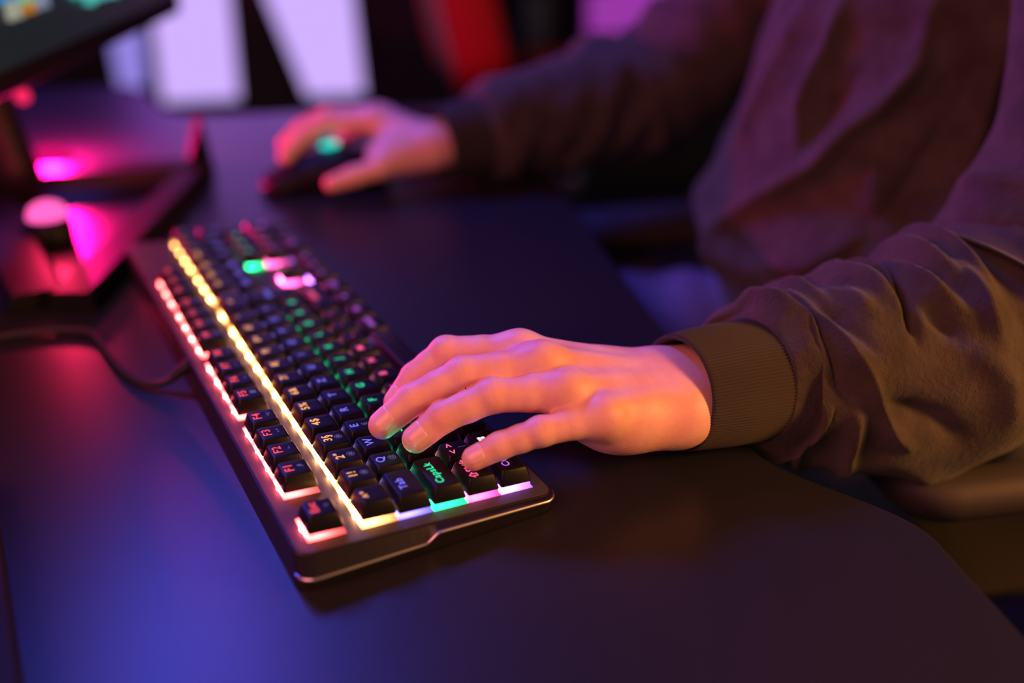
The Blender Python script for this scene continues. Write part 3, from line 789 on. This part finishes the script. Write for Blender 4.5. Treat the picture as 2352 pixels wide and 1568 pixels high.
# ------------------------------------------------------------------ gaming chairs
def gaming_chair(name, loc, rz, m_side, label, arms=True, group=None):
    c = empty(name, loc, rz); tag(c, label, 'chair', group)
    # local: x right of the sitter, y forward, z up from the floor, seat top at 470
    MB().box(-255, 255, -240, 250, 395, 470, 26, None, 60).build('seat', M_chair, c, True)
    for sg in (-1, 1):
        MB().box(sg * 255 - 32, sg * 255 + 32, -220, 240, 400, 505, 26, None, 28).build('seat_bolster', m_side, c, True)
    Mb = Matrix.Translation((0, -255, 480)) @ Matrix.Rotation(rd(12), 4, 'X')
    sil = [(-200, 0), (200, 0), (245, 120), (215, 330), (270, 520), (235, 700), (150, 800), (-150, 800), (-235, 700), (-270, 520), (-215, 330), (-245, 120)]
    back = MB().prism([(x * .80, y) for x, y in sil], -45, 45, 22, Mb @ Matrix.Rotation(rd(90), 4, 'X')); back.build('backrest', M_chair, c, True)
    for sg in (-1, 1):
        p = [(sg * 150, 30), (sg * 205, 20), (sg * 250, 120), (sg * 220, 330), (sg * 275, 520), (sg * 240, 690), (sg * 190, 700), (sg * 215, 520), (sg * 165, 330), (sg * 190, 120)]
        if sg < 0: p = p[::-1]
        MB().prism(p, -70, 60, 14, Mb @ Matrix.Rotation(rd(90), 4, 'X')).build('back_wing', m_side, c, True)
    if arms:
        for sg in (-1, 1):
            fw, hz, pw = (90, -48, 110) if sg > 0 else (0, 0, -70)      # the far armrest is set lower and further forward
            MB().box(sg * 292 - 46, sg * 292 + 46, -140 + fw, 165 + fw, 660 + hz, 690 + hz, 10, None, 34).build('armrest_pad', M_arm, c, True)
            MB().box(sg * 298 - 15, sg * 298 + 15, 5 + pw, 75 + pw, 400, 660 + hz, 4).build('armrest_post', M_metal, c)
            MB().box(min(sg * 200, sg * 313), max(sg * 200, sg * 313), -10 + pw, 85 + pw, 372, 402, 4).build('armrest_bracket', M_black, c)
    MB().lathe([(30, 150), (30, 290), (22, 290), (22, 395)], 20).build('gas_lift', M_metal, c, True)
    for i in range(5):
        t = i * 2 * math.pi / 5 + .3
        MB().tube([(20 * math.cos(t), 20 * math.sin(t), 140), (300 * math.cos(t), 300 * math.sin(t), 85)], [34, 20], 10).build('base_spoke', M_black, c, True)
        Mw = Matrix.Translation((300 * math.cos(t), 300 * math.sin(t), 32)) @ Matrix.Rotation(t, 4, 'Z') @ Matrix.Rotation(rd(90), 4, 'Y')
        MB().lathe([(20, -22), (31, -18), (31, 18), (20, 22)], 16, Mw).build('caster', M_black, c, True)
    return c
gaming_chair('gaming_chair', tuple(sn(345, -400, FLOOR)), DESK_ROT, M_chair, 'dark gaming chair with padded armrests that the person sits in')

# ------------------------------------------------------------------ mouse
mo = empty('gaming_mouse', (568, -82, 0), math.atan2(.95, .30) - math.pi / 2); tag(mo, 'black gaming mouse with a teal glowing wheel under the right hand', 'mouse')
def mouse_shell(f=1.0, z0=1.5):
    V = []
    for i in range(25):
        t = i / 24; y = -62 + 124 * t
        hh = 41 * (math.sin(math.pi * min(1, (t * .86 + .10))) ** .62) * (1 - .32 * t) + 1
        ww = (33 - 5 * math.sin(math.pi * t) ** 2 + 3 * (1 - t)) * (1 - abs(2 * t - 1) ** 6 * .45)
        row_ = []
        for j in range(24):
            a = math.pi * 2 * j / 24; ca, sa = math.cos(a), math.sin(a)
            x = ww * math.copysign(abs(ca) ** .75, ca); z = z0 + (hh - z0) * max(0, math.copysign(abs(sa) ** .8, sa)) if sa > 0 else z0
            row_.append((x * f, y * f, z))
        V.append(row_)
    return np.array(V)
Vm = mouse_shell(); mb = MB(); mb.grid(Vm, True); mb.f.append(tuple(range(23, -1, -1))); mb.f.append(tuple(24 * 24 + j for j in range(24)))
mb.build('shell', M_black, mo, True)
Mw = Matrix.Translation((0, 30, 31)) @ Matrix.Rotation(rd(90), 4, 'Y')
MB().lathe([(9, -4.5), (11.5, -3.5), (11.5, 3.5), (9, 4.5)], 20, Mw).build('scroll_wheel', M_black_soft, mo, True)
MB().lathe([(9.5, 0), (9.5, .8), (8, 1.4), (.5, 1.6)], 24, Matrix.Translation((2, -8, 39.6)) @ Matrix.Rotation(rd(-6), 4, 'X')).build('logo_light', emat('teal_glow', (.0, .62, .50), 2.0), mo, True)
for y0, y1 in ((2, 16), (-16, -1)):
    MB().box(-33.5, -30, y0, y1, 21, 27, 1.2).build('side_button', M_black_soft, mo)

# ------------------------------------------------------------------ monitor with a triangular loop stand
M1 = np.array([.8604, -.5096, 0.]); M2 = np.array([.5096, .8604, 0.])
mon = empty('monitor', (690, 175, 0)); tag(mon, 'black gaming monitor on a triangular loop stand at the upper left', 'monitor')
MROT = math.atan2(-.5096, .8604)
a0 = np.array([530, 191, 124.]); mid = a0 + M1 * 137
Mm = Matrix.Translation(mid) @ Matrix.Rotation(MROT, 4, 'Z')
HW = 310
place(MB().box(-HW, HW, 2, 34, 0, 365, 3, Mm, 6).build('housing', M_black), mon)
Ms = Mm
place(MB().box(-HW + 8, HW - 8, -.4, 2.2, 22, 358, 0, Ms).build('screen', mat('screen_dark', (.006, .008, .010), .25, emit=(.06, .11, .13), estr=.12)), mon)
for u0, z0, w, h, col, st in ((210, 172, 60, 20, (.10, .75, .68), .8), (178, 182, 50, 10, (.10, .75, .68), .6), (65, 190, 20, 12, (.20, .55, .32), .8), (68, 181, 16, 9, (.75, .28, .03), .6), (90, 182, 14, 16, (.28, .32, .45), .7), (39, 181, 14, 14, (.55, .55, .42), .6), (26, 196, 22, 24, (.02, .25, .6), .8), (270, 176, 70, 8, (.4, .16, .05), .3)):
    x = u0 - 137; z = z0 - 124
    place(MB().box(x - w / 2, x + w / 2, -.9, -.4, z, z + h, 0, Ms, min(w, h) * .45).build('screen_icon', emat('icon_%d' % int(u0), col, st)), mon)
place(MB().box(-60, 60, 34, 62, 90, 250, 10, Mm, 20).build('rear_hub', M_black), mon)
cbp = np.array([668, 192, 0.])
place(MB().tube([cbp + (0, 0, 14), cbp + (8, 12, 120), cbp + (14, 22, 260)], [26, 22, 22], 14, n=12).build('column', M_black, None, True), mon)
place(MB().lathe([(.5, -7), (5, -5), (7, 0), (5, 5), (.5, 7)], 14, Matrix.Translation((672, 170, 96))).build('status_light', emat('status_red', (1.0, .02, .12), 1.2), None, True), mon)
def bar(p, q, w0, w1, h0, h1):
    p = np.array(p, float); q = np.array(q, float); d = (q - p) / np.linalg.norm(q - p); s = np.array([-d[1], d[0]])
    V = []
    for c, w, h in ((p, w0, h0), (q, w1, h1)):
        V += [(*(c - s * w), 1), (*(c + s * w), 1), (*(c + s * w * .7), h), (*(c - s * w * .7), h)]
    return MB().add(V, [(3, 2, 1, 0), (4, 5, 6, 7), (0, 1, 5, 4), (1, 2, 6, 5), (2, 3, 7, 6), (3, 0, 4, 7)])
place(bar((712, 196), (652, 14), 24, 21, 16, 16).build('stand_leg', M_black), mon)
place(bar((632, 36), (372, 182), 17, 19, 15, 15).build('stand_leg', M_black), mon)
place(bar((388, 203), (716, 226), 23, 30, 14, 15).build('stand_leg', M_black), mon)
place(MB().add([(640, 42, 1), (664, 4, 1), (700, 2, 1), (690, 30, 1), (690, 6, 52), (698, 12, 50)], [(0, 1, 2, 3), (0, 4, 1), (1, 4, 2), (2, 4, 5), (2, 5, 3), (3, 5, 4, 0)]).build('stand_tip', M_black), mon)

# puck lamps added at the monitor stand for its pink and magenta glow
def puck(loc, r, col, st, label, h=5):
    p = empty('puck_lamp', loc); tag(p, label, 'lamp')
    MB().lathe([(r * 1.05, 0), (r * 1.1, 2), (r * 1.05, h)], 24).build('base', M_black, p, True)
    MB().lathe([(r, h), (r * .96, h + 4), (r * .8, h + 9), (r * .45, h + 12.5), (2, h + 13.5)], 24).build('dome', emat('puck_%d' % int(loc[0]), col, st), p, True)
    return p
puck((528, 178, 0), 17, (1.0, .10, .42), 1.6, 'small pink glowing puck lamp inside the monitor stand', 24)
puck((784, 151, 0), 20, (.80, .004, .17), 1.0, 'low magenta puck lamp on the desk behind the monitor stand', 3)
def glow_point(name, loc, col, power):
    pl = bpy.data.lights.new(name, 'POINT'); pl.color = col; pl.energy = power; pl.shadow_soft_size = .006
    po = bpy.data.objects.new(name, pl); COL.objects.link(po); po.location = [c * MM for c in loc]
glow_point('puck_bulb', (528, 178, 52), (1.0, .02, .10), .75)  # added point light over the pink dome, reddens the desk by the keyboard
glow_point('puck_bulb', (784, 151, 36), (1.0, .004, .20), 14.0)  # added point light over the magenta dome, washes the desk in magenta

# low black box at the left of the desk
bxo = empty('hub_box', (20, 290, 0)); tag(bxo, 'flat black box lying at the lower left edge of the picture', 'box')
o = MB().box(-180, 146, 250, 340, 2, 20, 2.0, None, 8).build('housing', M_black); place(o, bxo)
for xx in (-150, 120):
    for yy in (262, 328):
        place(MB().lathe([(5, 0), (5, 2)], 12, Matrix.Translation((xx, yy, 0))).build('rubber_foot', M_black_soft), bxo)

# ------------------------------------------------------------------ background: light panels, chair, second screen
def wall_panel(corners, z_bottoms, label, col, st, name='light_panel', depth=40, S=2690):
    """corners: list of (n, z) counter-clockwise seen from the room"""
    e = empty(name, tuple(sn(S, sum(c[0] for c in corners) / len(corners), min(c[1] for c in corners)))); tag(e, label, 'light panel')
    def ring(k, s):
        cn = sum(c[0] for c in corners) / len(corners); cz = sum(c[1] for c in corners) / len(corners)
        return [tuple(sn(s, cn + (n - cn) * k, cz + (z - cz) * k)) for n, z in corners]
    n = len(corners)
    f = MB().add(ring(1.03, S) + ring(1.03, S - depth), [tuple(range(n)), tuple(range(2 * n - 1, n - 1, -1))] + [(i, (i + 1) % n, n + (i + 1) % n, n + i) for i in range(n)])
    place(f.build('frame', M_black), e)
    g = MB().add(ring(.98, S - depth - 1) + ring(.98, S - depth - 6), [tuple(range(n)), tuple(range(2 * n - 1, n - 1, -1))] + [(i, (i + 1) % n, n + (i + 1) % n, n + i) for i in range(n)])
    place(g.build('diffuser', emat(label.replace(' ', '_')[:40], col, st)), e)
    return e
LAV = (.62, .42, 1.0)
wall_panel([(318, -400), (540, -400), (500, 700), (285, 700)], None, 'tall lavender light panel left of the dark gap', LAV, 1.05)
wall_panel([(-50, -400), (120, -400), (215, -105), (235, 700), (0, 700)], None, 'slanted lavender light panel right of the dark gap', LAV, 1.05)
wall_panel([(575, -345), (650, -345), (655, -180), (560, -180)], None, 'small lavender light panel below the monitor edge', (.40, .30, 1.0), .75)
wall_panel([(-850, -370), (-740, -260), (-720, 300), (-1090, 300), (-1050, -190)], None, 'magenta light panel above the mouse arm', (.42, .05, .50), .75)
gaming_chair('gaming_chair', tuple(sn(2050, -545, FLOOR)), DESK_ROT + rd(180), M_chair_red, 'black and red gaming chair in the blurred background', True)
